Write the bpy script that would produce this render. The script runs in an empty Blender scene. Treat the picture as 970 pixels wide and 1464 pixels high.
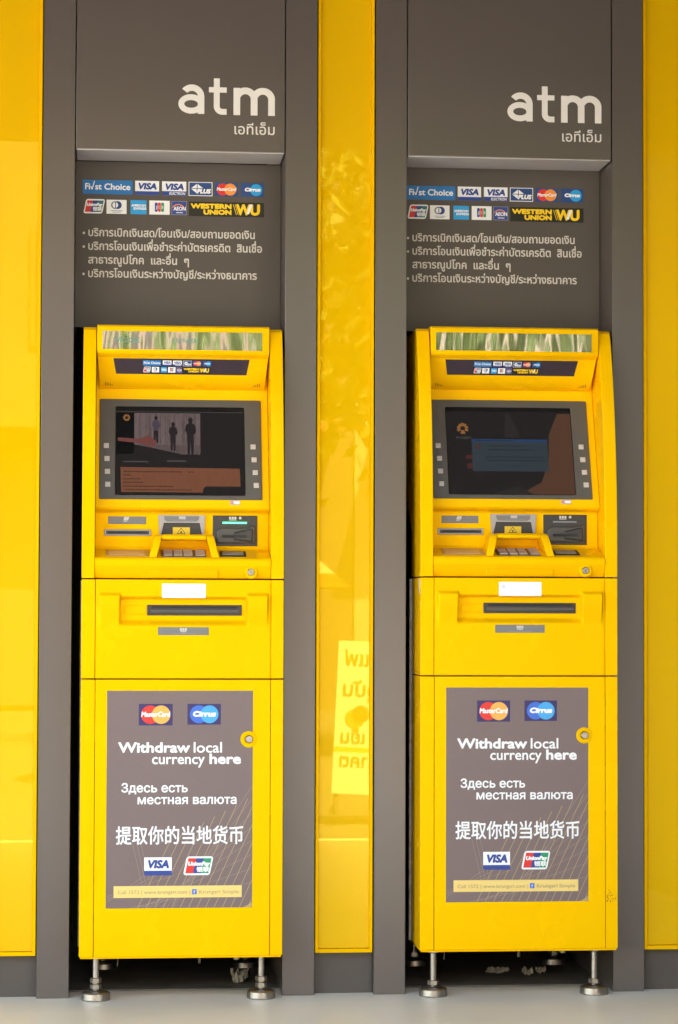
import bpy, bmesh, math, random, re
from mathutils import Vector, Matrix
from mathutils.geometry import delaunay_2d_cdt
R = math.radians
scene = bpy.context.scene
col = scene.collection

# ------------------------------------------------------------------ camera
cam = bpy.data.cameras.new('camera')
cam.sensor_fit = 'VERTICAL'; cam.sensor_height = 24.0
cam.lens = 3448.8 / 1464 * 24.0
cam.clip_start = 0.05; cam.clip_end = 1000
co = bpy.data.objects.new('camera', cam); col.objects.link(co)
rx = Vector((0.99529464, -0.09683752, 0.00332687))
ux = Vector((-0.00714653, -0.03912398, 0.99920881))
fw = Vector((0.09663074, 0.99453095, 0.03963194))
co.matrix_world = Matrix(((rx.x, ux.x, -fw.x, -0.5798), (rx.y, ux.y, -fw.y, -6.0), (rx.z, ux.z, -fw.z, 0.9604), (0, 0, 0, 1)))
scene.camera = co

# ------------------------------------------------------------------ light
SUN_EL, SUN_AZ = R(56), R(22)          # azimuth the sun stands at, clockwise from +y (seen from above)
world = bpy.data.worlds.new('World'); scene.world = world
world.use_nodes = True
wn = world.node_tree
sky = wn.nodes.new('ShaderNodeTexSky'); sky.sky_type = 'NISHITA'; sky.sun_disc = False
sky.sun_elevation = SUN_EL; sky.sun_rotation = SUN_AZ
sky.dust_density = 3.0
warm = wn.nodes.new('ShaderNodeVectorMath'); warm.operation = 'MULTIPLY'; warm.inputs[1].default_value = (1.08, .94, .75)   # hazy, warm sky
wn.links.new(sky.outputs[0], warm.inputs[0]); wn.links.new(warm.outputs[0], wn.nodes['Background'].inputs[0])
wn.nodes['Background'].inputs[1].default_value = 0.15
sl = bpy.data.lights.new('sun', 'SUN'); sl.energy = 4.0; sl.angle = R(0.5); sl.color = (1, .95, .87)
so = bpy.data.objects.new('sun', sl); col.objects.link(so)
sd = Vector((math.sin(SUN_AZ) * math.cos(SUN_EL), math.cos(SUN_AZ) * math.cos(SUN_EL), math.sin(SUN_EL)))
so.rotation_euler = sd.to_track_quat('Z', 'Y').to_euler()
so.location = (3, 6, 9)
vs = scene.view_settings
vs.view_transform = 'Standard'; vs.look = 'None'; vs.gamma = 1; vs.use_curve_mapping = False
vs.exposure = 3.75
scene.cycles.max_bounces = 10
scene.cycles.diffuse_bounces = 6

# ------------------------------------------------------------------ materials
def lin(c):
    if isinstance(c, str):
        c = [int(c[i:i + 2], 16) / 255 for i in (0, 2, 4)]
        c = [x / 12.92 if x <= .04045 else ((x + .055) / 1.055) ** 2.4 for x in c]
    return tuple(c) + (1,)

def mat(name, c, rough=.5, metal=0, spec=.5, noise=0, nscale=30, bump=0, bscale=200, bdetail=3, stretch=(1, 1, 1), emit=0, coat=0, ior=None, rvar=0, tint=None):
    m = bpy.data.materials.new(name); m.use_nodes = True
    nt = m.node_tree; b = nt.nodes['Principled BSDF']
    c = lin(c)
    b.inputs['Base Color'].default_value = c
    b.inputs['Roughness'].default_value = rough
    b.inputs['Metallic'].default_value = metal
    b.inputs['Specular IOR Level'].default_value = spec
    if tint: b.inputs['Specular Tint'].default_value = tint + (1,)
    if ior: b.inputs['IOR'].default_value = ior
    if coat:
        b.inputs['Coat Weight'].default_value = coat; b.inputs['Coat Roughness'].default_value = .02
    if emit:
        b.inputs['Emission Color'].default_value = c; b.inputs['Emission Strength'].default_value = emit
    if noise or bump or rvar:
        tc = nt.nodes.new('ShaderNodeTexCoord'); mp = nt.nodes.new('ShaderNodeMapping')
        mp.inputs['Scale'].default_value = stretch
        nt.links.new(tc.outputs['Object'], mp.inputs[0])
    if noise or rvar:
        n = nt.nodes.new('ShaderNodeTexNoise'); n.inputs['Scale'].default_value = nscale; n.inputs['Detail'].default_value = 6
        nt.links.new(mp.outputs[0], n.inputs['Vector'])
    if noise:
        mr = nt.nodes.new('ShaderNodeMapRange'); mr.inputs[1].default_value = .3; mr.inputs[2].default_value = .7
        mr.inputs[3].default_value = 1 - noise; mr.inputs[4].default_value = 1 + noise
        nt.links.new(n.outputs[0], mr.inputs[0])
        mx = nt.nodes.new('ShaderNodeVectorMath'); mx.operation = 'SCALE'; mx.inputs[0].default_value = c[:3]
        nt.links.new(mr.outputs[0], mx.inputs['Scale']); nt.links.new(mx.outputs[0], b.inputs['Base Color'])
    if rvar:
        m2 = nt.nodes.new('ShaderNodeMapRange'); m2.inputs[1].default_value = .3; m2.inputs[2].default_value = .7
        m2.inputs[3].default_value = max(0, rough - rvar); m2.inputs[4].default_value = rough + rvar
        nt.links.new(n.outputs[0], m2.inputs[0]); nt.links.new(m2.outputs[0], b.inputs['Roughness'])
    if bump:
        n2 = nt.nodes.new('ShaderNodeTexNoise'); n2.inputs['Scale'].default_value = bscale; n2.inputs['Detail'].default_value = bdetail
        nt.links.new(mp.outputs[0], n2.inputs['Vector'])
        bp = nt.nodes.new('ShaderNodeBump'); bp.inputs['Strength'].default_value = 1; bp.inputs['Distance'].default_value = bump
        nt.links.new(n2.outputs[0], bp.inputs['Height']); nt.links.new(bp.outputs[0], b.inputs['Normal'])
    return m

M = {}
M['yellow'] = mat('yellow_paint', (.90, .49, .0005), .26, spec=.4, noise=.03, nscale=5, rvar=.06, tint=(1, .72, .04))
M['yellow_trim'] = mat('yellow_trim', (.84, .46, .0005), .3, spec=.2, tint=(1, .72, .04))
M['glass_yellow'] = mat('yellow_glass', (.74, .425, .0005), .012, spec=.8, ior=1.5, tint=(1, .84, .22), noise=.012, nscale=4, stretch=(1, 1, .5))
M['grey'] = mat('grey_composite', (.087, .070, .061), .28, spec=.75, noise=.012, nscale=7)
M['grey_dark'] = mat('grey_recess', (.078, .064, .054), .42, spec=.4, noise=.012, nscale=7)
M['soffit'] = mat('soffit_bounce_tone', (.44, .41, .39), .45)  # paler than the casing: floor bounce light put into the colour
M['dark_gap'] = mat('dark_gap', (.012, .011, .010), .8)
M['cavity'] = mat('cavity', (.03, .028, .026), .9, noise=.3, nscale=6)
M['white'] = mat('white_vinyl', (.74, .71, .66), .45)
M['offwhite'] = mat('offwhite_vinyl', (.60, .56, .50), .5)
M['pwhite'] = mat('print_white', (.82, .82, .82), .4)
M['blue'] = mat('print_blue', '0a6fb4', .4)
M['navy'] = mat('print_navy', '16407e', .4)
M['visa'] = mat('print_visa_blue', '1b3c8c', .4)
M['indigo'] = mat('print_indigo', '241a5c', .4)
M['red'] = mat('print_red', 'd8271f', .4)
M['orange'] = mat('print_orange', 'ee8f2e', .4)
M['peach'] = mat('print_peach', 'f0a94a', .4)
M['cyan'] = mat('print_cyan', '1c9ad8', .4)
M['sky'] = mat('print_sky', '3aa0dd', .4)
M['skyd'] = mat('print_skyd', '2f66c8', .4)
M['green'] = mat('print_green', '0a8f5a', .4)
M['teal'] = mat('print_teal', '0b6a72', .4)
M['black'] = mat('print_black', '0c0b0a', .35)
M['wu'] = mat('print_yellow', 'f4c800', .4)
M['gtext'] = mat('print_grey', '80808a', .5)
M['purple'] = mat('print_purple', '3a2a6a', .45)
M['strip'] = mat('logo_strip', '32222c', .25)
M['poster'] = mat('poster_film', (.172, .122, .117), .38, noise=.04, nscale=400, spec=.4)
M['pline'] = mat('poster_line', (.42, .30, .14), .4)
M['pline2'] = mat('poster_line_soft', (.34, .245, .19), .4)
M['pstrip'] = mat('poster_strip', (.80, .58, .17), .45)
M['pstext'] = mat('poster_strip_text', (.42, .30, .16), .45)
M['bezel'] = mat('bezel_metal', (.105, .095, .08), .38, metal=.2, noise=.06, nscale=500, rvar=.05)
M['label'] = mat('label_grey', (.16, .16, .155), .35)
M['silver'] = mat('silver_plastic', (.34, .32, .31), .35, metal=.25)
M['darkplastic'] = mat('dark_plastic', (.026, .023, .020), .4, noise=.1, nscale=200)
M['midplastic'] = mat('mid_plastic', (.060, .055, .047), .35)
M['slot'] = mat('slot_black', (.006, .006, .006), .6)
M['button'] = mat('button_grey', (.52, .49, .46), .4)
M['key'] = mat('key_metal', (.46, .42, .38), .35, metal=.6)
M['steel'] = mat('steel', (.36, .33, .29), .36, metal=1, noise=.1, nscale=60, rvar=.1)
M['chrome'] = mat('chrome', (.30, .29, .28), .3, metal=1)
M['screen'] = mat('screen_glass', (.010, .009, .009), .06, spec=.5)
M['mirror'] = mat('mirror_film', (.40, .38, .36), .075, metal=1, bump=.0028, bscale=11, bdetail=.6, stretch=(2.2, 1, .7))
M['pad'] = mat('tray_pad', (.62, .36, .18), .3)
M['padrim'] = mat('tray_rim', (.45, .25, .06), .35)
M['sticker'] = mat('white_sticker', (.86, .86, .86), .5)
M['warn'] = mat('warning_yellow', (.75, .52, .01), .4)
M['flange'] = mat('bare_flange', (.55, .50, .44), .7, noise=.35, nscale=40)
M['ledgreen'] = mat('green_light', (.05, .75, .22), .4, emit=.45)
M['led_text'] = mat('dot_display', (.05, .16, .12), .5, emit=.06)
M['paper'] = mat('crumpled', (.34, .31, .25), .8, noise=.4, nscale=60)
M['safe'] = mat('safe_body', (.10, .098, .095), .6)
# lit screen contents (a display gives off its own light)
def scr(name, c, e=.35, n=0): return mat('screen_' + name, tuple(x * .2 for x in c), .08, emit=e, spec=.4, noise=n, nscale=70, stretch=(1.6, 1, .45))
M['s_dark'] = scr('dark', (.017, .015, .015), .3); M['s_black'] = scr('black', (.006, .006, .007), .2)
M['s_pale'] = scr('pale', (.115, .085, .085), .35, .45); M['s_pale2'] = scr('pale_streak', (.085, .062, .062), .35, .4)
M['s_brown'] = scr('brown', (.135, .052, .028), .4, .12); M['s_btext'] = scr('brown_text', (.07, .03, .02), .3)
M['s_red'] = scr('red', (.13, .045, .04), .35); M['s_orange'] = scr('orange', (.22, .095, .03), .35)
M['s_gtext'] = scr('grey_text', (.06, .055, .05), .3); M['s_sash'] = scr('sash', (.075, .036, .022), .35, .08)
M['s_blue'] = scr('dialog', (.028, .038, .046), .35); M['s_blue2'] = scr('dialog_title', (.02, .042, .10), .35)
M['s_blue3'] = scr('dialog_text', (.018, .024, .03), .3)
M['s_skin'] = scr('figure', (.02, .016, .018), .3); M['s_shirt'] = scr('figure_shirt', (.062, .048, .068), .3)
M['s_dkred'] = scr('dark_red', (.07, .022, .018), .3); M['s_dark2'] = scr('dark_soft', (.026, .022, .021), .3)

# ------------------------------------------------------------------ object helpers
def link(name, me, parent=None):
    o = bpy.data.objects.new(name, me); col.objects.link(o)
    if parent is not None: o.parent = parent
    return o
def tag(o, label=None, cat=None, group=None, kind=None):
    if label: o['label'] = label
    if cat: o['category'] = cat
    if group: o['group'] = group
    if kind: o['kind'] = kind
    return o
def empty(name, loc):
    o = bpy.data.objects.new(name, None); col.objects.link(o); o.location = loc; o.empty_display_size = .1
    return o
def finish(me, angle=20):
    for p in me.polygons: p.use_smooth = True
    me.set_sharp_from_angle(angle=R(angle))

class MB:
    """collects shapes, then links them as ONE mesh object"""
    def __init__(s): s.bm = bmesh.new(); s.mi = 0
    def _faces(s, fs):
        for f in fs: f.material_index = s.mi
    def box(s, x0, x1, y0, y1, z0, z1, bev=0):
        g = bmesh.ops.create_cube(s.bm, size=1)
        for v in g['verts']:
            v.co = Vector(((x0 + x1) / 2 + v.co.x * (x1 - x0), (y0 + y1) / 2 + v.co.y * (y1 - y0), (z0 + z1) / 2 + v.co.z * (z1 - z0)))
        fs = {f for v in g['verts'] for f in v.link_faces}; s._faces(fs)
        if bev:
            es = {e for v in g['verts'] for e in v.link_edges}
            r = bmesh.ops.bevel(s.bm, geom=list(es), offset=bev, segments=2, profile=.5, affect='EDGES'); s._faces(r['faces'])
        return s
    def prism(s, prof, x0, x1, bev=0, xf=None):
        """profile of (y,z) points pushed along x; xf(side,y,z) may move the ends"""
        a = [s.bm.verts.new((xf(-1, y, z) if xf else x0, y, z)) for y, z in prof]
        b = [s.bm.verts.new((xf(1, y, z) if xf else x1, y, z)) for y, z in prof]
        n = len(prof); fs = [s.bm.faces.new(a), s.bm.faces.new(b[::-1])]
        for i in range(n):
            j = (i + 1) % n; fs.append(s.bm.faces.new((a[i], b[i], b[j], a[j])))
        bmesh.ops.recalc_face_normals(s.bm, faces=fs); s._faces(fs)
        if bev:
            es = {e for f in fs for e in f.edges if e.calc_face_angle(0) > R(32)}
            r = bmesh.ops.bevel(s.bm, geom=list(es), offset=bev, segments=2, profile=.5, affect='EDGES'); s._faces(r['faces'])
        return s
    def plate(s, pts, y0, y1, bev=0):
        """outline of (x,z) points with thickness y0 (front) .. y1 (back)"""
        a = [s.bm.verts.new((x, y0(x, z) if callable(y0) else y0, z)) for x, z in pts]
        b = [s.bm.verts.new((x, y1(x, z) if callable(y1) else y1, z)) for x, z in pts]
        n = len(pts); fs = [s.bm.faces.new(a), s.bm.faces.new(b[::-1])]
        for i in range(n):
            j = (i + 1) % n; fs.append(s.bm.faces.new((a[i], b[i], b[j], a[j])))
        bmesh.ops.recalc_face_normals(s.bm, faces=fs); s._faces(fs)
        if bev:
            es = {e for e in fs[0].edges}
            r = bmesh.ops.bevel(s.bm, geom=list(es), offset=bev, segments=2, profile=.5, affect='EDGES'); s._faces(r['faces'])
        return s
    def lathe(s, prof, seg=32, centre=(0, 0, 0), axis='z'):
        """profile of (r,h) points turned about an axis"""
        c = Vector(centre); rings = []
        for r, h in prof:
            ring = []
            for k in range(seg):
                t = 2 * math.pi * k / seg
                p = (r * math.cos(t), r * math.sin(t), h) if axis == 'z' else (r * math.cos(t), -h, r * math.sin(t))
                ring.append(s.bm.verts.new(c + Vector(p)))
            rings.append(ring)
        fs = []
        for a, b in zip(rings, rings[1:]):
            for k in range(seg):
                l = (k + 1) % seg; fs.append(s.bm.faces.new((a[k], a[l], b[l], b[k])))
        fs.append(s.bm.faces.new(rings[0])); fs.append(s.bm.faces.new(rings[-1]))
        bmesh.ops.recalc_face_normals(s.bm, faces=fs); s._faces(fs)
        return s
    def tube(s, pts, r, seg=8):
        pts = [Vector(p) for p in pts]; rings = []
        for i, p in enumerate(pts):
            d = (pts[min(i + 1, len(pts) - 1)] - pts[max(i - 1, 0)]).normalized()
            a = d.orthogonal().normalized(); b = d.cross(a)
            rr = r[i] if isinstance(r, (list, tuple)) else r
            rings.append([s.bm.verts.new(p + (a * math.cos(2 * math.pi * k / seg) + b * math.sin(2 * math.pi * k / seg)) * rr) for k in range(seg)])
        fs = []
        for a, b in zip(rings, rings[1:]):
            for k in range(seg):
                l = (k + 1) % seg; fs.append(s.bm.faces.new((a[k], a[l], b[l], b[k])))
        fs.append(s.bm.faces.new(rings[0])); fs.append(s.bm.faces.new(rings[-1]))
        bmesh.ops.recalc_face_normals(s.bm, faces=fs); s._faces(fs)
        return s
    def build(s, name, mats, parent=None, angle=20):
        me = bpy.data.meshes.new(name); s.bm.to_mesh(me); s.bm.free()
        for m in (mats if isinstance(mats, (list, tuple)) else [mats]): me.materials.append(m)
        finish(me, angle)
        return link(name, me, parent)

# ------------------------------------------------------------------ lettering
_cache = {}
def fill(v, ed):
    """triangles inside closed outlines: glyph by glyph, kept where the winding number is not zero"""
    if not ed: return [], []
    par = list(range(len(v)))
    def root(a):
        while par[a] != a: par[a] = par[par[a]]; a = par[a]
        return a
    for a, b_ in ed: par[root(a)] = root(b_)
    comp = {}
    for e in ed: comp.setdefault(root(e[0]), []).append(e)
    # each outline runs in its own vertex order: the closing edge is the only one that goes back
    loops = []
    for es in comp.values():
        ids = sorted({i for e in es for i in e}); loops.append([v[i] for i in ids])
    loops = [l for l in loops if len(l) > 2]
    groups = []                                     # outlines whose x ranges overlap are filled together
    for l in sorted(loops, key=lambda q: min(p[0] for p in q)):
        a, b_ = min(p[0] for p in l), max(p[0] for p in l)
        if groups and a < groups[-1][0]: groups[-1][1].append(l); groups[-1][0] = max(groups[-1][0], b_)
        else: groups.append([b_, [l]])
    V, F = [], []
    for _, ls in groups:
        pts = []; es = []
        for l in ls:
            n = len(pts); pts += [Vector(p) for p in l]; es += [(n + i, n + (i + 1) % len(l)) for i in range(len(l))]
        ov, oe_, of = delaunay_2d_cdt(pts, es, [], 0, 1e-6)[:3]
        n = len(V); V += [(p.x, p.y) for p in ov]
        for t in of:
            cx = sum(ov[i].x for i in t) / 3; cy = sum(ov[i].y for i in t) / 3; wn = 0
            for a, b_ in es:
                (ax, ay), (bx, by) = pts[a], pts[b_]
                if (ay <= cy) != (by <= cy) and ax + (cy - ay) / (by - ay) * (bx - ax) > cx: wn += 1 if by > ay else -1
            if wn: F.append(tuple(i + n for i in t))
    return V, F
def glyphs(s, shear=0):
    """outline mesh of one line of text at size 1, baseline at 0"""
    k = (s, shear)
    if k in _cache: return _cache[k]
    c = bpy.data.curves.new('t', 'FONT'); c.body = s; c.size = 1; c.resolution_u = 3; c.shear = shear; c.fill_mode = 'NONE'
    o = bpy.data.objects.new('t', c); col.objects.link(o)
    dg = bpy.context.evaluated_depsgraph_get(); dg.update()
    oe = o.evaluated_get(dg); me = oe.to_mesh()
    v = [(p.co.x, p.co.y) for p in me.vertices]; ed = [tuple(e.vertices) for e in me.edges]
    oe.to_mesh_clear()
    v, f = fill(v, ed); bpy.data.objects.remove(o); bpy.data.curves.remove(c)
    _cache[k] = (v, f)
    return v, f
def line_of(s, shear=0):
    """Thai tone marks over an upper vowel are lifted above it"""
    extra = []
    out = ''
    for ch in s:
        if '\u0e48' <= ch <= '\u0e4b' and out and (out[-1] == '\u0e31' or '\u0e34' <= out[-1] <= '\u0e37'):
            extra.append((ch, out)); continue
        out += ch
    v, f = glyphs(out, shear); v = list(v); f = list(f)
    for ch, pre in extra:
        pen = max(p[0] for p in glyphs(pre, shear)[0]) + .06
        v2, f2 = glyphs(ch, shear); n = len(v)
        if not v2: continue
        v += [(x + pen, y + .17) for x, y in v2]; f += [tuple(i + n for i in q) for q in f2]
    return v, f
def href(ch):
    v, _ = glyphs(ch); return max(p[1] for p in v)

class Decal:
    """flat print: coloured shapes in (x,z), stacked in thin layers"""
    def __init__(s): s.v = []; s.f = []; s.m = []; s.mats = []
    def _mi(s, m):
        if m not in s.mats: s.mats.append(m)
        return s.mats.index(m)
    def poly(s, pts, m, layer=0):
        n = len(s.v); a = 0
        for (x0, z0), (x1, z1) in zip(pts, pts[1:] + pts[:1]): a += x0 * z1 - x1 * z0
        if a < 0: pts = pts[::-1]
        s.v += [(x, z, layer) for x, z in pts]; s.f.append(tuple(range(n, n + len(pts)))); s.m.append(s._mi(m))
        return s
    def rect(s, x0, z0, x1, z1, m, layer=0): return s.poly([(x0, z0), (x1, z0), (x1, z1), (x0, z1)], m, layer)
    def rrect(s, x0, z0, x1, z1, r, m, layer=0, sh=0):
        pts = []
        for cx, cz, a in ((x1 - r, z0 + r, -90), (x1 - r, z1 - r, 0), (x0 + r, z1 - r, 90), (x0 + r, z0 + r, 180)):
            for k in range(5):
                t = R(a + k * 22.5); pts.append((cx + r * math.cos(t), cz + r * math.sin(t)))
        return s.poly([(x + sh * (z - z0), z) for x, z in pts], m, layer)
    def disc(s, cx, cz, r, m, layer=0, rz=None, a0=0, a1=360, n=32):
        rz = rz or r
        pts = [(cx + r * math.cos(R(a0 + (a1 - a0) * k / n)), cz + rz * math.sin(R(a0 + (a1 - a0) * k / n))) for k in range(n + (a1 - a0 < 360))]
        return s.poly(pts, m, layer)
    def stroke(s, pts, w, m, layer=0, caps=True):
        for i, ((x0, z0), (x1, z1)) in enumerate(zip(pts, pts[1:])):
            l = math.hypot(x1 - x0, z1 - z0) or 1e-9
            nx, nz = -(z1 - z0) / l * w / 2, (x1 - x0) / l * w / 2
            s.poly([(x0 + nx, z0 + nz), (x0 - nx, z0 - nz), (x1 - nx, z1 - nz), (x1 + nx, z1 + nz)], m, layer + (i % 3) * .06)
        if caps:
            for i, (x, z) in enumerate(pts): s.disc(x, z, w / 2, m, layer + .2 + (i % 2) * .05, n=14)
        return s
    def arc(s, cx, cz, r, a0, a1, w, m, layer=0, rz=None, n=20):
        rz = rz or r
        q = [(r - w / 2, rz - w / 2), (r + w / 2, rz + w / 2)]
        for k in range(n):
            t0, t1 = R(a0 + (a1 - a0) * k / n), R(a0 + (a1 - a0) * (k + 1) / n)
            s.poly([(cx + q[0][0] * math.cos(t0), cz + q[0][1] * math.sin(t0)), (cx + q[1][0] * math.cos(t0), cz + q[1][1] * math.sin(t0)),
                    (cx + q[1][0] * math.cos(t1), cz + q[1][1] * math.sin(t1)), (cx + q[0][0] * math.cos(t1), cz + q[0][1] * math.sin(t1))], m, layer)
        return s
    def text(s, t, x0, x1, z, h, m, layer=0, bold=0, shear=0, ref='H', flip=False):
        """t from x0 to x1 on baseline z, letter ref h high; bold = extra stroke radius"""
        v, f = line_of(t, shear); size = h / href(ref)
        a, b = min(p[0] for p in v), max(p[0] for p in v)
        if x0 is None: x0 = x1 - (b - a) * size
        sx = (x1 - x0) / (b - a)
        offs = [(0, 0)]
        if bold: offs += [(bold * math.cos(R(45 * k)), bold * math.sin(R(45 * k))) for k in range(8)]
        mi = s._mi(m)
        for q, (ox, oz) in enumerate(offs):
            n = len(s.v)
            s.v += [(x0 + (x - a) * sx + ox, z + y * size + oz, layer + q * .05) for x, y in v]
            s.f += [tuple(i + n for i in p) for p in f]; s.m += [mi] * len(f)
        return s
    def build(s, name, parent, plane, scale=1, ox=0, oz=0, lift=.0004, base=.0004):
        me = bpy.data.meshes.new(name)
        vv = []
        for x, z, l in s.v:
            X, Z = ox + x * scale, oz + z * scale
            vv.append((X, plane(Z) - base - l * lift, Z))
        me.from_pydata(vv, [], s.f); me.update()
        bm = bmesh.new(); bm.from_mesh(me)
        for f in bm.faces:
            if f.normal.y > 0: f.normal_flip()
        bm.to_mesh(me); bm.free()
        for m in s.mats: me.materials.append(m)
        for p, i in zip(me.polygons, s.m): p.material_index = i
        return link(name, me, parent)

def flat(y): return lambda z: y
def slope(y0, z0, k): return lambda z: y0 + k * (z - z0)

def copy_tree(o, parent=None):
    c = o.copy(); col.objects.link(c)
    if parent is not None: c.parent = parent
    for ch in list(o.children): copy_tree(ch, c)
    return c

# ------------------------------------------------------------------ setting
b = MB(); b.box(-14, 14, -4.0, 1.2, -.16, 0)
floor_m = mat('floor_tile', (.78, .73, .625), .34, spec=.4, noise=.05, nscale=2.6, rvar=.06)
tag(b.build('floor', floor_m), kind='structure')
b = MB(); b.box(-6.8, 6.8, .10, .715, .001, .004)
tag(b.build('recess_shade_sheet', mat('recess_shade', (.13, .12, .105), .85, noise=.3, nscale=9)), kind='structure')  # dark sheet laid in to paint the shade under the machines
b = MB(); b.box(-250, 250, -250, 250, -.9, -.15)
tag(b.build('road', mat('paving', (.10, .095, .088), .9, noise=.15, nscale=3)), kind='structure')
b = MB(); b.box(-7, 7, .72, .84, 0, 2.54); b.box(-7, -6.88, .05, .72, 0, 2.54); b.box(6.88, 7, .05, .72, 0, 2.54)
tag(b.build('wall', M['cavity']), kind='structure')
b = MB(); b.box(-7, 7, -2.2, 1.2, 2.545, 2.75)
tag(b.build('ceiling', mat('canopy_soffit', (.045, .04, .035), .7)), kind='structure')

b = MB(); b.box(1.30, 1.50, -2.42, -.01, .001, 2.54)  # added blocker out of view, keeps sky light off the right side
tag(b.build('side_light_blocker', M['grey_dark']), kind='structure')
P = .8325
PX = [(-.739, -.660), (-.1345, -.0548), (.0935, .1723), (.6985, .7777)]
labels = ['grey metal pillar beside the wide left yellow wall panel, first from the left', 'grey metal pillar between the left cash machine and the narrow middle yellow panel',
          'grey metal pillar between the narrow middle yellow panel and the right cash machine', 'grey metal pillar between the right cash machine and the right-hand yellow wall panel']
for (x0, x1), lb in zip(PX, labels):
    b = MB(); b.box(x0, x1, 0, .70, 0, 2.54, .0012)
    tag(b.build('pillar', M['grey']), lb, 'pillar', 'grey pillars framing the machine bays')

def yellow_panel(x0, x1, label):
    t = empty('wall_panel', ((x0 + x1) / 2, .012, 0)); w = (x1 - x0) / 2
    e = .0105
    b = MB(); b.box(-w + e, w - e, .006, .03, .103 + e, 2.54); b.build('glass_sheet', M['glass_yellow'], t)
    for sx in (-1, 1):
        xa, xb = (-w + .0025, -w + e) if sx < 0 else (w - e, w - .0025)
        b = MB(); b.box(xa, xb, -.004, .03, .103, 2.54, .0012); b.build('edge_trim', M['yellow_trim'], t)
    b = MB(); b.box(-w + e, w - e, -.004, .03, .103, .103 + e - .001, .0012); b.build('bottom_trim', M['yellow_trim'], t)
    b = MB(); b.box(-w + .001, w - .001, .02, .05, 0, .1, 0); b.build('kick_plate', M['grey_dark'], t)
    b = MB(); b.box(-w, w, .034, .04, .1, 2.54); b.build('backing', M['dark_gap'], t)
    return tag(t, label, 'wall panel', 'glossy yellow wall panels')
yellow_panel(-6.88, -.739, 'wide glossy yellow glass wall panel left of the left cash machine')
yellow_panel(-.0548, .0935, 'narrow glossy yellow glass panel between the two cash machines, reflecting a shop sign')
yellow_panel(.7777, 6.88, 'wide glossy yellow glass wall panel right of the right cash machine')

# sign box over each machine
def sign_box(x0, x1):
    w = (x1 - x0) / 2
    t = empty('sign_box', ((x0 + x1) / 2, 0, 2.101))
    b = MB(); b.box(-w + .0022, w - .0022, .001, .150, 0, .438, .0015); b.build('casing', M['grey'], t)
    b = MB(); b.box(-w + .004, w - .004, .004, .148, -.0025, .001); b.build('soffit', M['soffit'], t)
    # lettering on a grid of .323 mm, right end of the m at 820, baseline at 355
    d = Decal(); Wm = M['white']; q = .000323
    GX = lambda a: w - .0275 + (a - 820) * q
    GZ = lambda a: .0925 + (355 - a) * q
    def bar(x0, x1, z0, z1, l): d.rect(GX(x0), GZ(z0), GX(x1), GZ(z1), Wm, l)
    def bow(cx, cz, r, rz, a0, a1, wd, l, n=22): d.arc(GX(cx), GZ(cz), r * q, a0, a1, wd * q, Wm, l, rz=rz * q, n=n)
    bar(498, 550, 355, 142, 0); bar(632, 685, 355, 229, .1); bar(768, 820, 355, 229, .2)
    bow(591, 229, 67.5, 65, 0, 160, 53, .3); bow(726.5, 229, 67.5, 65, 0, 160, 53, .4)
    bar(345, 391, 292, 72, .5); bar(307, 445, 182, 141, .6); bow(412, 290, 44, 42, 178, 271, 46, .7); bar(411, 445, 354.5, 309.5, .8)
    bar(221, 272, 352, 214, .9); bow(176, 216, 70.5, 67, 0, 142, 50, 1.0); bow(170, 276, 76, 53, 0, 360, 46, 1.1, 36)
    d.build('lettering', t, flat(.001), lift=.0003)
    d = Decal(); d.text('เอทีเอ็ม', w - .1285, w - .0280, .0445, .0200, M['white'], ref='น', bold=.0002)
    d.build('lettering', t, flat(.001))
    return t
s1 = sign_box(PX[0][1], PX[1][0])
tag(s1, 'grey overhead sign box with white atm lettering above the left cash machine', 'sign', 'overhead sign boxes')
s2 = copy_tree(s1); s2.location.x = (PX[2][1] + PX[3][0]) / 2
tag(s2, 'grey overhead sign box with white atm lettering above the right cash machine', 'sign', 'overhead sign boxes')

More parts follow.
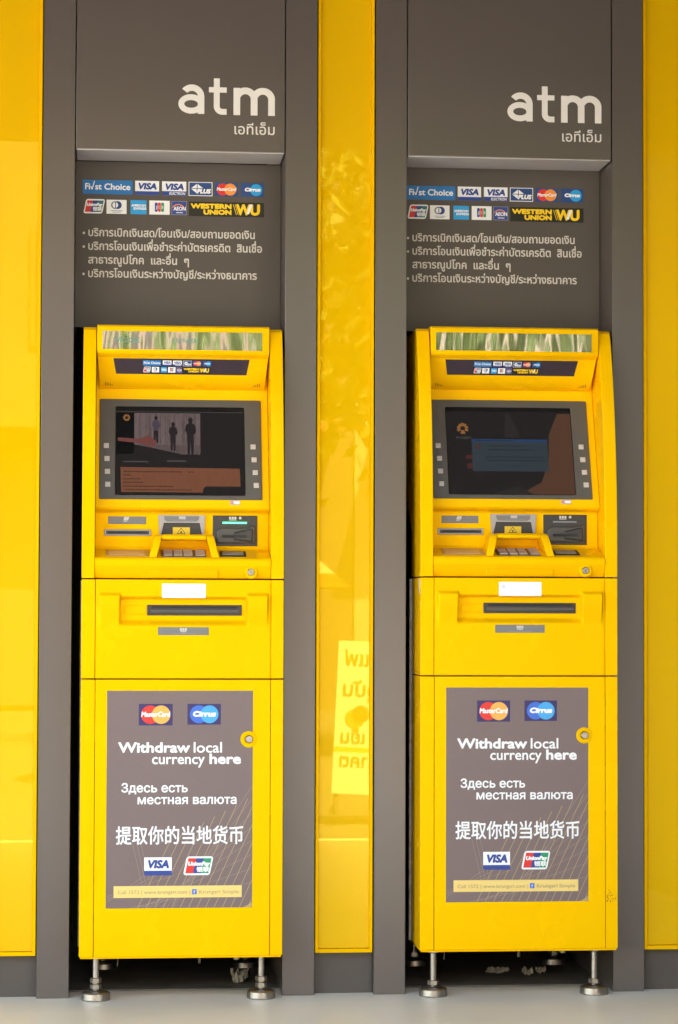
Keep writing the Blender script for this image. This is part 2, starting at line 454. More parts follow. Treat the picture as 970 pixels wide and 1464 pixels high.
# ---- card badges, drawn in millimetres with the lower left corner at 0,0
def badge(kind, w, h):
    d = Decal(); T = d.text
    if kind == 'choice':
        d.rect(0, 0, w, h, M['blue'])
        T('Fi', w * .055, w * .145, h * .33, h * .42, M['pwhite'], 1, bold=h * .018)
        d.stroke([(w * .165, h * .52), (w * .19, h * .34), (w * .235, h * .9)], h * .07, M['pwhite'], 1)
        T('st Choice', w * .255, w * .95, h * .33, h * .42, M['pwhite'], 1, bold=h * .018)
    elif kind in ('visa', 'electron'):
        d.rect(0, 0, w, h, M['pwhite']); d.rect(0, 0, w, h * (.26 if kind == 'visa' else .30), M['visa'], 1)
        if kind == 'visa': d.rect(0, h * .9, w, h, M['pwhite'], 1)
        T('VISA', w * .16, w * .88, h * .42, h * .4, M['visa'], 1, bold=h * .035, shear=.2)
        if kind == 'electron': T('ELECTRON', w * .3, w * .96, h * .05, h * .18, M['pwhite'], 2, bold=h * .006, shear=.2)
    elif kind == 'plus':
        d.rect(0, 0, w, h, M['pwhite']); d.rect(w * .03, h * .05, w * .97, h * .95, M['navy'], 1)
        c, q = w * .36, h * .52
        d.poly([(c - w * .27, q), (c, q - h * .36), (c + w * .27, q), (c, q + h * .36)], M['pwhite'], 2)
        d.rect(c - w * .015, q - h * .4, c + w * .015, q + h * .4, M['navy'], 3); d.rect(c - w * .3, q - h * .02, c + w * .3, q + h * .03, M['navy'], 3.4)
        d.rect(w * .36, h * .16, w * .93, h * .5, M['navy'], 4)
        T('PLUS', w * .36, w * .92, h * .19, h * .28, M['pwhite'], 5, bold=h * .03, shear=.2)
    elif kind in ('mc', 'cirrus'):
        d.rect(0, 0, w, h, M['indigo'] if w > 60 else M['navy'])
        a, c = (M['red'], M['peach'] if w > 60 else M['orange']) if kind == 'mc' else ((M['skyd'], M['sky']) if w > 60 else (M['navy'], M['cyan']))
        r = h * .43
        d.disc(w * .34, h * .5, r, a, 1); d.disc(w * .66, h * .5, r, c, 2)
        if kind == 'mc': T('MasterCard', w * .08, w * .92, h * .41, h * .22, M['pwhite'], 3, bold=h * .012, shear=.15)
        else: T('Cirrus', w * .18, w * .84, h * .41, h * .22, M['pwhite'], 3, bold=h * .028, shear=.15)
    elif kind == 'union':
        sh = .2
        d.rrect(0, 0, w * .86, h, h * .14, M['pwhite'], 0, sh)
        for k, c in enumerate(('red', 'teal' if w < 60 else 'visa', 'green')):
            a = w * (.06 + .25 * k)
            if w < 60 and k == 1: c = 'visa'
            if w < 60 and k == 2: c = 'teal'
            d.poly([(x + sh * z, z) for x, z in ((a, h * .1), (a + w * .25, h * .1), (a + w * .25, h * .9), (a, h * .9))], M[c], 1)
        T('UnionPay', w * .17, w * .86, h * .52, h * .19, M['pwhite'], 2, bold=h * .02, shear=.2)
        T('银联', w * .44, w * .84, h * .2, h * .24, M['pwhite'], 2, bold=h * .012, ref='联')
    elif kind == 'diners':
        d.rect(0, 0, w, h, M['pwhite']); d.disc(w * .42, h * .62, h * .28, M['gtext'], 1); d.disc(w * .56, h * .62, h * .28, M['navy'], 2)
        d.disc(w * .44, h * .62, h * .2, M['pwhite'], 3); d.rect(w * .43, h * .42, w * .47, h * .82, M['navy'], 4)
        d.rect(w * .22, h * .2, w * .8, h * .24, M['gtext'], 1); d.rect(w * .3, h * .1, w * .72, h * .14, M['gtext'], 1)
    elif kind == 'amex':
        d.rect(0, 0, w, h, M['cyan'])
        T('AMERICAN', w * .06, w * .94, h * .55, h * .15, M['pwhite'], 1, bold=h * .012); T('EXPRESS', w * .2, w * .98, h * .33, h * .15, M['pwhite'], 1, bold=h * .012)
    elif kind == 'jcb':
        d.rect(0, 0, w, h, M['pwhite'])
        for k, (c, ch) in enumerate((('visa', 'J'), ('red', 'C'), ('green', 'B'))):
            a = w * (.27 + .155 * k); d.rrect(a, h * .2, a + w * .14, h * .86, w * .05, M[c], 1)
            T(ch, a + w * .03, a + w * .11, h * .43, h * .2, M['pwhite'], 2)
    elif kind == 'aeon':
        d.rect(0, 0, w, h, M['gtext']); d.rect(w * .04, h * .04, w * .96, h * .96, M['visa'], 1)
        d.arc(w * .45, h * .3, w * .42, 30, 150, h * .07, M['orange'], 2, rz=h * .45)
        T('AEON', w * .14, w * .92, h * .32, h * .26, M['pwhite'], 2, bold=h * .012)
        d.rect(w * .3, h * .14, w * .75, h * .19, M['pwhite'], 2)
    elif kind == 'western':
        d.rect(0, 0, w, h, M['black'])
        T('WESTERN', w * .03, w * .56, h * .56, h * .29, M['wu'], 1, bold=h * .035); T('UNION', w * .2, w * .56, h * .15, h * .29, M['wu'], 1, bold=h * .035)
        for k in range(2):
            a = w * (.585 + .025 * k); d.poly([(a, h * .86), (a + w * .008, h * .86), (a + w * .05, h * .14), (a + w * .042, h * .14)], M['wu'], 1)
        T('W', w * .635, w * .815, h * .16, h * .68, M['wu'], 1, bold=h * .05); T('U', w * .825, w * .935, h * .16, h * .68, M['wu'], 1.6, bold=h * .055)
        d.poly([(w * .765, h * .2), (w * .80, h * .2), (w * .845, h * .86), (w * .805, h * .86)], M['pwhite'], 2.2)
    return d
# row layout taken from the board: kind, x, z, width, height in millimetres (origin = left end, bottom of the lower row)
ROW = [('choice', 0, 50, 127, 36), ('visa', 133.5, 50, 61, 36), ('electron', 202, 50, 62, 36), ('plus', 270, 50, 61, 36), ('mc', 337.5, 50, 59.5, 36), ('cirrus', 404, 50, 59.5, 36),
       ('union', 2, 0, 56, 37), ('diners', 61, 0, 51, 36), ('amex', 122, 0, 41, 36), ('jcb', 170, 0, 52, 36), ('aeon', 226.5, 0, 39, 36), ('western', 271, -2, 193, 37)]
BD = {k: badge(k, w, h) for k, _, _, w, h in ROW}

def info_board(x0, x1):
    w = (x1 - x0) / 2
    t = empty('info_board', ((x0 + x1) / 2, .152, 1.672))
    b = MB(); b.box(-w + .001, w - .001, 0, .02, 0, .425); b.build('panel', M['grey_dark'], t)
    pl = flat(0)
    for k, x, z, _, _ in ROW:
        BD[k].build('card_logo', t, pl, scale=.001, ox=-w + .018 + x * .001 * 1.0, oz=.2915 + z * .001)
    x0 = -w + .0195
    for k, (txt, xa, xb, z) in enumerate([('บริการเบิกเงินสด/โอนเงิน/สอบถามยอดเงิน', .0145, .4385, .2335), ('บริการโอนเงินเพื่อชำระค่าบัตรเครดิต  สินเชื่อ', .0145, .457, .1985),
                                          ('สาธารณูปโภค  และอื่น  ๆ', .0145, .270, .1635), ('บริการโอนเงินระหว่างบัญชี/ระหว่างธนาคาร', .0145, .444, .1285)]):
        d = Decal(); d.text(txt, x0 + xa, x0 + xb, z, .0155, M['offwhite'], ref='น', bold=.00055)
        if k != 2: d.disc(x0 + .0025, z + .0075, .0032, M['offwhite'])
        d.build('lettering', t, pl)
    return t
i1 = info_board(PX[0][1], PX[1][0])
tag(i1, 'grey recessed board of card logos and white Thai lines above the left cash machine', 'info board', 'recessed boards with card logos')
i2 = copy_tree(i1); i2.location.x = (PX[2][1] + PX[3][0]) / 2; i2.location.z += .002
tag(i2, 'grey recessed board of card logos and white Thai lines above the right cash machine', 'info board', 'recessed boards with card logos')

# ------------------------------------------------------------------ cash machine (local: x right, y inward from the front face, z from the floor)
def heightfield(x0, x1, z0, z1, nx, nz, fn, back):
    me = bpy.data.meshes.new('h'); v = []; f = []
    for j in range(nz + 1):
        for i in range(nx + 1):
            x = x0 + (x1 - x0) * i / nx; z = z0 + (z1 - z0) * j / nz
            edge = i in (0, nx) or j in (0, nz)
            v.append((x, fn(x, z) + (.0015 if edge else 0), z))
    for j in range(nz):
        for i in range(nx):
            a = j * (nx + 1) + i; f.append((a, a + 1, a + nx + 2, a + nx + 1))
    ring = [i for i in range(nx + 1)] + [j * (nx + 1) + nx for j in range(1, nz + 1)] + [nz * (nx + 1) + i for i in range(nx - 1, -1, -1)] + [j * (nx + 1) for j in range(nz - 1, 0, -1)]
    base = len(v)
    for r in ring: v.append((v[r][0], back, v[r][2]))
    for k in range(len(ring)):
        l = (k + 1) % len(ring); f.append((ring[l], ring[k], base + k, base + l))
    me.from_pydata(v, [], f); me.update()
    return me
def sst(a, b, x):
    t = min(1, max(0, (x - a) / (b - a))); return t * t * (3 - 2 * t)

SCR = slope(.060, 1.212, .34)            # plane of the screen panel
STRIP = slope(.0895, 1.583, -.61)        # plane of the logo strip
MIR = slope(.0676, 1.60, .012)           # plane of the mirror strip

def machine():
    t = empty('cash_machine', (-.388, -.0897, 0))
    Y = M['yellow']
    # --- lower door and side panels
    def skirt(name, x0, x1, z0, z1, dep, bev=.002):
        b = MB(); b.box(x0, x1, 0, dep, z0, z1, bev); return b.build(name, Y, t)
    skirt('side_panel', -.247, -.2125, .1165, .7875, .176)
    skirt('side_panel', .2165, .247, .1165, .7875, .176)
    door = skirt('service_door', -.2115, .2155, .1165, .7875, .05)
    b = MB(); b.box(-.244, .244, .004, .17, .112, .1163); b.build('bottom_fold', Y, t)
    # --- middle: dispenser panel with raised pads and a scooped channel
    skirt('side_panel', -.247, -.2135, .7905, 1.0315, .176)
    skirt('side_panel', .2165, .247, .7905, 1.0315, .176)
    def hf(x, z):
        ax = abs(x - .002)
        pad = sst(.152, .157, ax) * (1 - sst(.203, .209, ax)) * sst(1.0, .991, z) * sst(.905, .985, z) * .014
        ch = (1 - sst(.152, .158, ax)) * sst(.990, .983, z) * sst(.918, .934, z) * .018
        return .002 - pad + ch - .006 * sst(.86, .905, z) * sst(.99, .96, z) * (1 - sst(.152, .158, ax)) * 0
    me = heightfield(-.2125, .2155, .7905, 1.0315, 172, 100, hf, .05)
    me.materials.append(Y); finish(me, 50); dp = link('dispenser_panel', me, t)
    b = MB(); b.plate([(-.087, .944), (.145, .944), (.145, .970), (-.087, .970)], .0165, .035, .0008); cs = b.build('cash_slot', M['darkplastic'], t)
    b = MB(); b.box(-.080, .138, .0125, .0168, .9505, .9585, .001); b.build('slot_flap', M['midplastic'], cs)
    b = MB(); b.box(-.076, .134, .0150, .0168, .962, .9665, .0005); b.build('slot_mouth', M['slot'], cs)
    b = MB(); b.box(-.142, -.090, .0175, .021, .947, .967, .001); b.build('blanking_plate', Y, t)
    d = Decal(); d.rrect(-.0515, .987, .0555, 1.022, .002, M['sticker']); d.arc(-.040, 1.010, .003, 0, 360, .0008, M['gtext'], 1)
    for k, z in enumerate((1.009, 1.003)):
        d.rect(-.028, z, .045 - .02 * k, z + .001, mat('faint_print', (.70, .70, .70), .5), 1)
    d.build('notice_sticker', t, flat(.002))
    d = Decal(); d.rect(-.0605, .896, .0635, .9155, M['label']); d.rect(-.026, .8985, .032, .9003, M['gtext'], 1)
    for k in range(3): d.rect(-.007 + .006 * k, .9065, -.002 + .006 * k, .9135, M['button'], 1)
    d.rect(-.0055, .9035, .0085, .9055, M['button'], 1)
    d.build('slot_label', t, flat(.0015))
    # --- upper cheeks with their swept front edge
    edge = [(0, 1.0345), (0, 1.10), (.001, 1.17), (.004, 1.24), (.010, 1.31), (.019, 1.38), (.031, 1.45), (.046, 1.52), (.064, 1.585), (.080, 1.635), (.088, 1.652), (.098, 1.660)]
    prof = edge + [(.30, 1.660), (.30, 1.25), (.176, 1.15), (.176, 1.0345)]
    b = MB(); b.prism(prof, -.247, -.2155, .002); b.build('cheek', Y, t)
    b = MB(); b.prism(prof, .2155, .247, .002); b.build('cheek', Y, t)
    # --- fascia body between the cheeks
    fp = [(.176, 1.655), (.158, 1.655), (.1575, 1.4985), (SCR(1.215), 1.215), (.0605, 1.2095), (.066, 1.2045), (.084, 1.2000), (.0865, 1.196), (.0865, 1.114), (.083, 1.108), (.076, 1.1055),
          (.006, 1.0862), (-.001, 1.0835), (-.0035, 1.078), (-.0035, 1.066), (-.0005, 1.060), (.0135, 1.0355), (.018, 1.0345), (.176, 1.0345)]
    b = MB(); b.prism(fp, -.2148, .2148, .0012); b.build('fascia', Y, t)
    # --- header
    hp = [(.30, 1.664), (.076, 1.664), (.0685, 1.659), (.0676, 1.60), (.0725, 1.592), (.0885, 1.5845), (.1125, 1.5455), (.122, 1.532), (.134, 1.5205), (.150, 1.513), (.172, 1.509), (.30, 1.506)]
    b = MB(); b.prism(hp, 0, 0, .0015, xf=lambda s_, y, z: s_ * (.2135 - .0075 * min(1, max(0, (1.60 - z) / .085))))
    hd = b.build('header', Y, t)
    b = MB(); b.plate([(-.2005, 1.6025), (.1955, 1.6025), (.1955, 1.6475), (-.2005, 1.6475)], lambda x, z: MIR(z) - .0015, lambda x, z: MIR(z) + .002); b.build('mirror_strip', M['mirror'], hd)
    b = MB(); b.plate([(-.166, 1.5455), (.159, 1.5455), (.1655, 1.582), (-.1735, 1.582)][::1], lambda x, z: STRIP(z) - .0010, lambda x, z: STRIP(z) + .002)
    st = b.build('logo_strip', M['strip'], hd)
    sc = .000355
    for k, x, z, _, _ in ROW:
        z2 = z * .92
        BD[k].build('card_logo', st, STRIP, scale=sc, ox=-.100 + x * sc * 1.04, oz=1.5497 + z2 * sc * .95, lift=.00012, base=.0015)
    hb = slope(.134, 1.5205, -1.1)
    for sx in (-1, 1):
        d = Decal()
        for k in range(5):
            x = sx * (.1925 - .0042 * k); h = .008 - .0013 * k; d.rect(x - .0006, 1.518, x + .0006, 1.518 + h, M['dark_gap'])
        d.build('speaker_grille', hd, lambda z: .1205 + (1.532 - z) * 1.05, base=.0012)
    # --- screen panel
    x0, x1, z0, z1 = -.2065, .1975, 1.2305, 1.4855
    a0, a1, c0, c1 = -.1685, .1575, 1.2395, 1.4685
    bm = bmesh.new(); yf = lambda z: SCR(z) - .005
    def ring(r, off): return [bm.verts.new((x, SCR(z) + off, z)) for x, z in r]
    def rr(a, b_, c, d_, r, n=4):
        pts = []
        for cx, cz, an in ((b_ - r, c + r, -90), (b_ - r, d_ - r, 0), (a + r, d_ - r, 90), (a + r, c + r, 180)):
            for k in range(n + 1):
                q = R(an + k * 90 / n); pts.append((cx + r * math.cos(q), cz + r * math.sin(q)))
        return pts
    rings = [ring(rr(x0, x1, z0, z1, .003), .003), ring(rr(x0, x1, z0, z1, .003), -.0035), ring(rr(x0 + .0015, x1 - .0015, z0 + .0015, z1 - .0015, .002), -.005),
             ring(rr(a0, a1, c0, c1, .004), -.005), ring(rr(a0 + .0015, a1 - .0015, c0 + .0015, c1 - .0015, .004), -.0035), ring(rr(a0 + .004, a1 - .004, c0 + .003, c1 - .005, .003), .014)]
    for p, q in zip(rings, rings[1:]):
        n = len(p)
        for k in range(n): bm.faces.new((p[k], p[(k + 1) % n], q[(k + 1) % n], q[k]))
    bmesh.ops.recalc_face_normals(bm, faces=bm.faces)
    me = bpy.data.meshes.new('screen_bezel'); bm.to_mesh(me); bm.free(); me.materials.append(M['bezel']); me.materials.append(M['slot']); finish(me, 30)
    n = len(me.polygons) // 5
    for p in me.polygons:
        if p.index >= 4 * n: p.material_index = 1
    if sum(p.normal.y for p in me.polygons[2 * n:3 * n]) > 0: me.flip_normals()
    bz = link('screen_bezel', me, t)
    # cut the fascia behind the screen: the glass sits proud of the fascia plane inside the bezel
    for sx, xs in ((-1, ((-.1892, 1.3655), (-.1872, 1.3325), (-.1862, 1.300), (-.1852, 1.2675))), (1, ((.1763, 1.3655), (.1783, 1.3325), (.1806, 1.300), (.1828, 1.2675)))):
        for x, z in xs:
            b = MB(); b.plate([(x - .0064, z - .0062), (x + .0064, z - .0062), (x + .0064, z + .0062), (x - .0064, z + .0062)], lambda x, z: SCR(z) - .0085, lambda x, z: SCR(z) - .004, .0012)
            b.build('soft_key', M['button'], bz)
    # --- controls under the screen
    FY = .0865; FP = flat(FY)
    b = MB(); b.plate([(-.1835, 1.1695), (-.0895, 1.1695), (-.0895, 1.1885), (-.1835, 1.1885)], FY - .0012, FY + .002, .0004); lp = b.build('receipt_label', M['label'], t)
    d = Decal(); d.rect(-.148, 1.1715, -.108, 1.1725, M['gtext'])
    for k in range(3): d.poly([(-.146 + .004 * k, 1.1785), (-.142 + .004 * k, 1.1785), (-.1395 + .004 * k, 1.1875), (-.1435 + .004 * k, 1.1875)], M['button'])
    d.rect(-.146, 1.1755, -.137, 1.177, M['button']); d.build('marking', lp, flat(FY - .0012))
    b = MB(); b.plate([(-.193, 1.1405), (-.0775, 1.1405), (-.0775, 1.1565), (-.193, 1.1565)], FY - .005, FY + .002, .0015); rs = b.build('receipt_slot', M['silver'], t)
    b = MB(); b.box(-.1885, -.082, FY - .0056, FY, 1.1437, 1.1533); b.build('slot_frame', M['midplastic'], rs)
    b = MB(); b.plate([(-.184, 1.1465), (-.0865, 1.1465), (-.0865, 1.1495), (-.097, 1.1508), (-.174, 1.1508), (-.184, 1.1495)], FY - .0062, FY); b.build('slot_mouth', M['slot'], rs)
    # recessed hatch in the middle
    b = MB()
    o_ = [(-.0600, 1.1925), (.0565, 1.1925), (.0540, 1.1435), (-.0565, 1.1435)]; i_ = [(-.0460, 1.1735), (.0430, 1.1735), (.0490, 1.1435), (-.0525, 1.1435)]
    for q in ([o_[0], o_[1], i_[1], i_[0]], [o_[0], i_[0], i_[3], o_[3]], [i_[1], o_[1], o_[2], i_[2]]): b.plate(q, FY - .007, FY)
    hx = b.build('recessed_hatch', M['silver'], t)
    b = MB(); b.plate(i_, FY - .0015, FY + .002); b.build('hatch_well', M['darkplastic'], hx)
    d = Decal(); d.poly([(-.046, 1.190), (.042, 1.190), (.040, 1.180), (.034, 1.1765), (-.038, 1.1765), (-.044, 1.180)], M['label'])
    d.rect(-.022, 1.1785, .028, 1.1797, M['gtext'], 1); d.rect(-.009, 1.1855, .008, 1.189, M['button'], 1); d.rect(-.009, 1.1825, .008, 1.1845, M['button'], 1)
    d.build('hatch_label', hx, flat(FY - .007))
    d = Decal(); d.rect(-.0235, 1.142, .019, 1.1625, M['warn'])
    d.poly([(-.014, 1.146), (.0085, 1.146), (-.0028, 1.1615)], M['black'], 1); d.poly([(-.0115, 1.1475), (.006, 1.1475), (-.0028, 1.1592)], M['warn'], 2)
    d.disc(-.0028, 1.1505, .0023, M['black'], 3)
    d.build('warning_sticker', hx, flat(FY - .0025))
    # card reader
    b = MB(); b.plate([(.0755, 1.1165), (.1865, 1.1165), (.1865, 1.1925), (.0755, 1.1925)], FY - .003, FY + .002, .001); cr = b.build('card_reader', M['darkplastic'], t)
    d = Decal()
    for k in range(3): d.rect(.116 + .0065 * k, 1.1835, .121 + .0065 * k, 1.1895, M['button'])
    d.rect(.116, 1.1805, .134, 1.1825, M['button']); d.disc(.1435, 1.1865, .0034, M['button'])
    d.build('marking', cr, flat(FY - .003))
    b = MB(); b.plate([(.100, 1.1725), (.160, 1.1725), (.160, 1.1762), (.100, 1.1762)], FY - .0046, FY - .001, .0004); b.build('light_bar', M['gtext'], cr)
    nose = [(.084, 1.123), (.178, 1.123), (.182, 1.130), (.182, 1.164), (.176, 1.168), (.150, 1.162), (.096, 1.162), (.084, 1.152)]
    b = MB(); b.plate(nose, FY - .010, FY, .004); ns = b.build('reader_nose', M['midplastic'], cr)
    b = MB(); b.plate([(.128, 1.131), (.172, 1.126), (.175, 1.131), (.175, 1.157), (.170, 1.161), (.128, 1.150)], FY - .017, FY - .008, .004); b.build('finger_guide', M['darkplastic'], ns)
    b = MB(); b.box(.0985, .159, FY - .0176, FY - .010, 1.1375, 1.1435); b.build('card_slot', M['slot'], ns)
    # shelf: tray pads, keypad, guard
    SH = lambda z: .076 - (1.1055 - z) / (1.1055 - 1.0862) * .07
    def shelf_plate(x0, x1, za, zb, up, m, name, par, sl=0):
        b = MB(); pts = [(x0, za), (x1, za), (x1 + sl, zb), (x0 - sl, zb)]
        lo = [b.bm.verts.new((x, SH(z) + .003, z - .003)) for x, z in pts]; hi = [b.bm.verts.new((x, SH(z) - up * .27, z + up)) for x, z in pts]
        fs = [b.bm.faces.new(hi), b.bm.faces.new(lo[::-1])] + [b.bm.faces.new((lo[k], lo[(k + 1) % 4], hi[(k + 1) % 4], hi[k])) for k in range(4)]
        bmesh.ops.recalc_face_normals(b.bm, faces=fs)
        bmesh.ops.bevel(b.bm, geom=list(fs[0].edges), offset=min(.0012, up * .5), segments=2, profile=.5, affect='EDGES')
        return b.build(name, m, par)
    tp = shelf_plate(-.189, -.082, 1.0885, 1.1045, .0012, M['padrim'], 'tray', t)
    shelf_plate(-.181, -.093, 1.0900, 1.1035, .0020, M['pad'], 'tray_pad', tp)
    cp = shelf_plate(.091, .156, 1.0885, 1.1020, .0014, M['slot'], 'card_tray', t)
    shelf_plate(.097, .150, 1.0915, 1.1015, .0022, M['silver'], 'tray_pad', cp)
    kp = shelf_plate(-.054, .057, 1.0870, 1.1045, .0012, M['midplastic'], 'keypad', t)
    for r_ in range(4):
        for c_ in range(4):
            x = -.047 + c_ * .0245 + (.005 if c_ == 3 else 0); z = 1.0885 + r_ * .0041
            shelf_plate(x, x + (.021 if c_ < 3 else .023), z, z + .0032, .0042, M['key'], 'key', kp)
    # guard: two curved walls and a bridge over the keys
    b = MB()
    def wall_x(x0, x1, dx):
        pts = [(.088, 1.136), (.060, 1.1425), (.034, 1.1425), (.022, 1.138), (.013, 1.126), (.006, 1.106), (.001, 1.0855), (.010, 1.086), (.020, 1.090), (.070, 1.104), (.088, 1.108)]
        b.prism(pts, x0, x1, .002, xf=lambda s_, y, z: (x0 if s_ < 0 else x1) + dx * (1.1425 - z) * .25)
    wall_x(-.0690, -.0505, -1); wall_x(.0560, .0745, 1)
    b.prism([(.088, 1.136), (.060, 1.1430), (.030, 1.1430), (.0235, 1.1395), (.0215, 1.1335), (.026, 1.1305), (.088, 1.1285)], -.0515, .0570, .0015)
    b.build('keypad_guard', Y, t)
    b = MB(); b.prism([(-.0015, 1.0545), (.006, 1.040), (.010, 1.0352), (.03, 1.0352), (.03, 1.0545)], -.083, .086, .002); b.build('finger_grip', Y, t)
    # lock
    b = MB(); b.lathe([(.0165, -.002), (.0165, .003), (.015, .0055), (.0095, .006), (.0095, .004)], 32, (.166, .003, 1.0505), 'y'); lk = b.build('lock', Y, t)
    b = MB(); b.lathe([(.0085, -.002), (.0085, .008), (.0075, .009), (.0045, .009), (.0045, .0072)], 24, (.166, .003, 1.0505), 'y'); b.build('lock_barrel', M['chrome'], lk)
    b = MB(); b.box(.1652, .1668, -.0046, -.003, 1.0475, 1.0535); b.build('keyway', M['slot'], lk)
    # small sticker on the lip under the bezel
    d = Decal(); d.rrect(.117, 1.2185, .1415, 1.2290, .001, M['button']); d.disc(.1215, 1.2240, .0032, M['red'], 1); d.disc(.1215, 1.2240, .0014, M['pwhite'], 2)
    d.rect(.127, 1.2212, .1405, 1.2268, M['pwhite'], 1)
    d.build('hologram_sticker', t, SCR, base=.0008)
    # --- poster on the door
    d = Decal(); kx, kz, kr = .1625, .6425, .0205
    pts = [(-.183, .2335), (.1725, .2335)]
    a = math.degrees(math.asin((.1725 - kx) / kr))
    top = kz + kr * math.cos(R(a)); bot = kz - kr * math.cos(R(a))
    pts += [(.1725, bot)] + [(kx + kr * math.sin(R(q)), kz - kr * math.cos(R(q))) for q in [a - k * (2 * a + 2 * (180 - 2 * a) / 2) / 24 for k in range(1, 24)]] + [(.1725, top)]
    pts += [(.1725, .7605), (-.183, .7605)]
    d.poly(pts, M['poster'])
    ps = d.build('poster', door, flat(0), base=.0006)
    pp = flat(-.0006)
    X = lambda u: -.183 + (u - 153) * .001715
    Z = lambda v: .7605 - (v - 986) * .001684
    for k, u0, v0, u1, v1 in (('mc', 198, 1036, 246, 1005), ('cirrus', 267, 1035, 314.5, 1005), ('visa', 207, 1252, 246, 1226), ('union', 262, 1252, 306, 1225)):
        w, h = (X(u1) - X(u0)) * 1000, (Z(v1) - Z(v0)) * 1000
        badge(k, w, h).build('card_logo', ps, pp, scale=.001, ox=X(u0), oz=Z(v0), lift=.0002)
    for blk in ([('Withdraw', 169, 271, 1075.5, 'x', 1.35), ('local', 276, 316.5, 1075.5, 'x', .6)], [('currency', 217, 292, 1092, 'x', .6), ('here', 298.5, 343.5, 1092, 'x', 1.35)],
                [('Здесь есть', 174, 268, 1132.6, 'н', .65)], [('местная валюта', 197, 337.5, 1149.7, 'н', .65)]):
        d = Decal()
        for s_, u0, u1, v, rf, bo in blk: d.text(s_, X(u0) + bo * .001, X(u1) - bo * .001, Z(v) + bo * .001, .0172 - bo * .0015, M['pwhite'], bold=bo * .001, ref=rf)
        d.build('lettering', ps, pp)
    d = Decal(); d.text('提取你的当地货币', X(167), X(347), Z(1205), .0385, M['pwhite'], ref='币', bold=.0007); d.build('lettering', ps, pp)
    # fan of fine lines, lower right
    d = Decal()
    def clipped(x0, z0, x1, z1, w, m, l):
        # keep the line inside the poster
        t0, t1 = 0, 1
        for p_, q_ in ((-(x1 - x0), x0 + .1825), (x1 - x0, .172 - x0), (-(z1 - z0), z0 - .234), (z1 - z0, .76 - z0)):
            if abs(p_) < 1e-12:
                if q_ < 0: return
                continue
            r_ = q_ / p_
            if p_ < 0: t0 = max(t0, r_)
            else: t1 = min(t1, r_)
        if t0 >= t1: return
        d.stroke([(x0 + t0 * (x1 - x0), z0 + t0 * (z1 - z0)), (x0 + t1 * (x1 - x0), z0 + t1 * (z1 - z0))], w, m, l, caps=False)
    for k in range(15):                       # steep family
        x = X(198 + 12 * k); clipped(x, .2335, x + .080 + .006 * k, .2335 + .165 + .014 * k, .0013, M['pline'], .5 + .01 * k)
    for k in range(8):                        # shallow family
        clipped(X(185 + 9 * k), .2335, X(365), Z(1262 - 21 * k), .0007, M['pline2'], .8 + .01 * k)
    for k in range(3): clipped(X(151), Z(1283 + 5 * k), X(250 - 10 * k), Z(1252 - 8 * k), .0007, M['pline2'], 1.0 + .01 * k)
    for k in range(3): clipped(X(190 + 6 * k), Z(1205), X(204 + 6 * k), Z(1266), .0007, M['pline2'], 1.1 + .01 * k)
    d.poly([(.150, .2337), (.172, .2337), (.172, .2475), (.162, .2395)], M['pline'], 1.3)
    d.build('line_pattern', ps, pp, lift=.0002, base=.0001)
    d = Decal(); d.rect(X(164), Z(1284), X(345.5), Z(1267), M['pstrip'])
    d.text('Call 1572 | www.krungsri.com |', X(170), X(272), Z(1278.5), .0085, M['pstext'], 1, bold=.0001); d.rect(X(275), Z(1279.5), X(281.5), Z(1272), M['skyd'], 1)
    d.text('f', X(277), X(279.5), Z(1278.5), .008, M['pwhite'], 2); d.text('Krungsri Simple', X(285), X(341), Z(1278.5), .0085, M['pstext'], 1, bold=.0001)
    d.build('contact_strip', ps, pp, lift=.0003, base=.0006)
    b = MB(); b.lathe([(.0195, -.001), (.0195, .0012), (.0185, .002), (.0105, .002), (.0105, 0)], 36, (kx, 0, kz), 'y'); lk = b.build('door_lock', M['yellow_trim'], t)
    b = MB(); b.lathe([(.0088, -.001), (.0088, .005), (.0078, .0058), (.0045, .0058), (.0045, .0042), (.0030, .0042), (.0030, .006)], 24, (kx + .001, 0, kz), 'y'); b.build('lock_barrel', M['chrome'], lk)
    # --- inside: pale flanges, steel safe, feet
    b = MB(); b.box(-.2515, -.2445, .1765, .190, .118, 1.03); b.build('flange', M['flange'], t)
    b = MB(); b.box(.2445, .2475, .1765, .190, .118, 1.03); b.build('flange', M['flange'], t)
    b = MB(); b.box(-.222, .222, .052, .60, .122, 1.025, .003); b.box(-.222, .222, .178, .60, 1.028, 1.62, .003); b.build('safe_body', M['safe'], t)
    for x, y in ((-.2055, .062), (.1995, .062), (-.19, .56), (.19, .56)):
        b = MB(); b.lathe([(.0345, 0), (.0355, .003), (.0345, .017), (.031, .0205), (.018, .0225), (.012, .024)], 36, (x, y, 0)); ft = b.build('levelling_foot', M['steel'], t)
        b = MB(); b.lathe([(.0078, .02), (.0078, .118)], 20, (x, y, 0)); b.build('threaded_rod', M['steel'], ft)
        b = MB(); b.lathe([(.0125, 0), (.0142, .0015), (.0142, .0115), (.0125, .013)], 6, (x, y, .026)); b.build('hex_nut', M['steel'], ft)
    b = MB(); b.tube([(.06, .35, .122), (.061, .35, .09), (.059, .352, .062)], .0015); b.tube([(.059, .352, .062), (.059, .352, .048)], [.004, .004]); b.build('hanging_wire', M['paper'], t)
    b = MB(); b.tube([(.145, .2, .122), (.146, .2, .092)], .0015); b.lathe([(.007, .078), (.009, .080), (.009, .090), (.007, .094)], 12, (.146, .2, 0)); b.build('cable_gland', mat('brass_gland', (.45, .36, .2), .4, metal=.6), t)
    b = MB(); b.tube([(-.15, .25, .122), (-.149, .25, .10), (-.152, .25, .058)], .0014); b.build('hanging_wire', M['paper'], t)
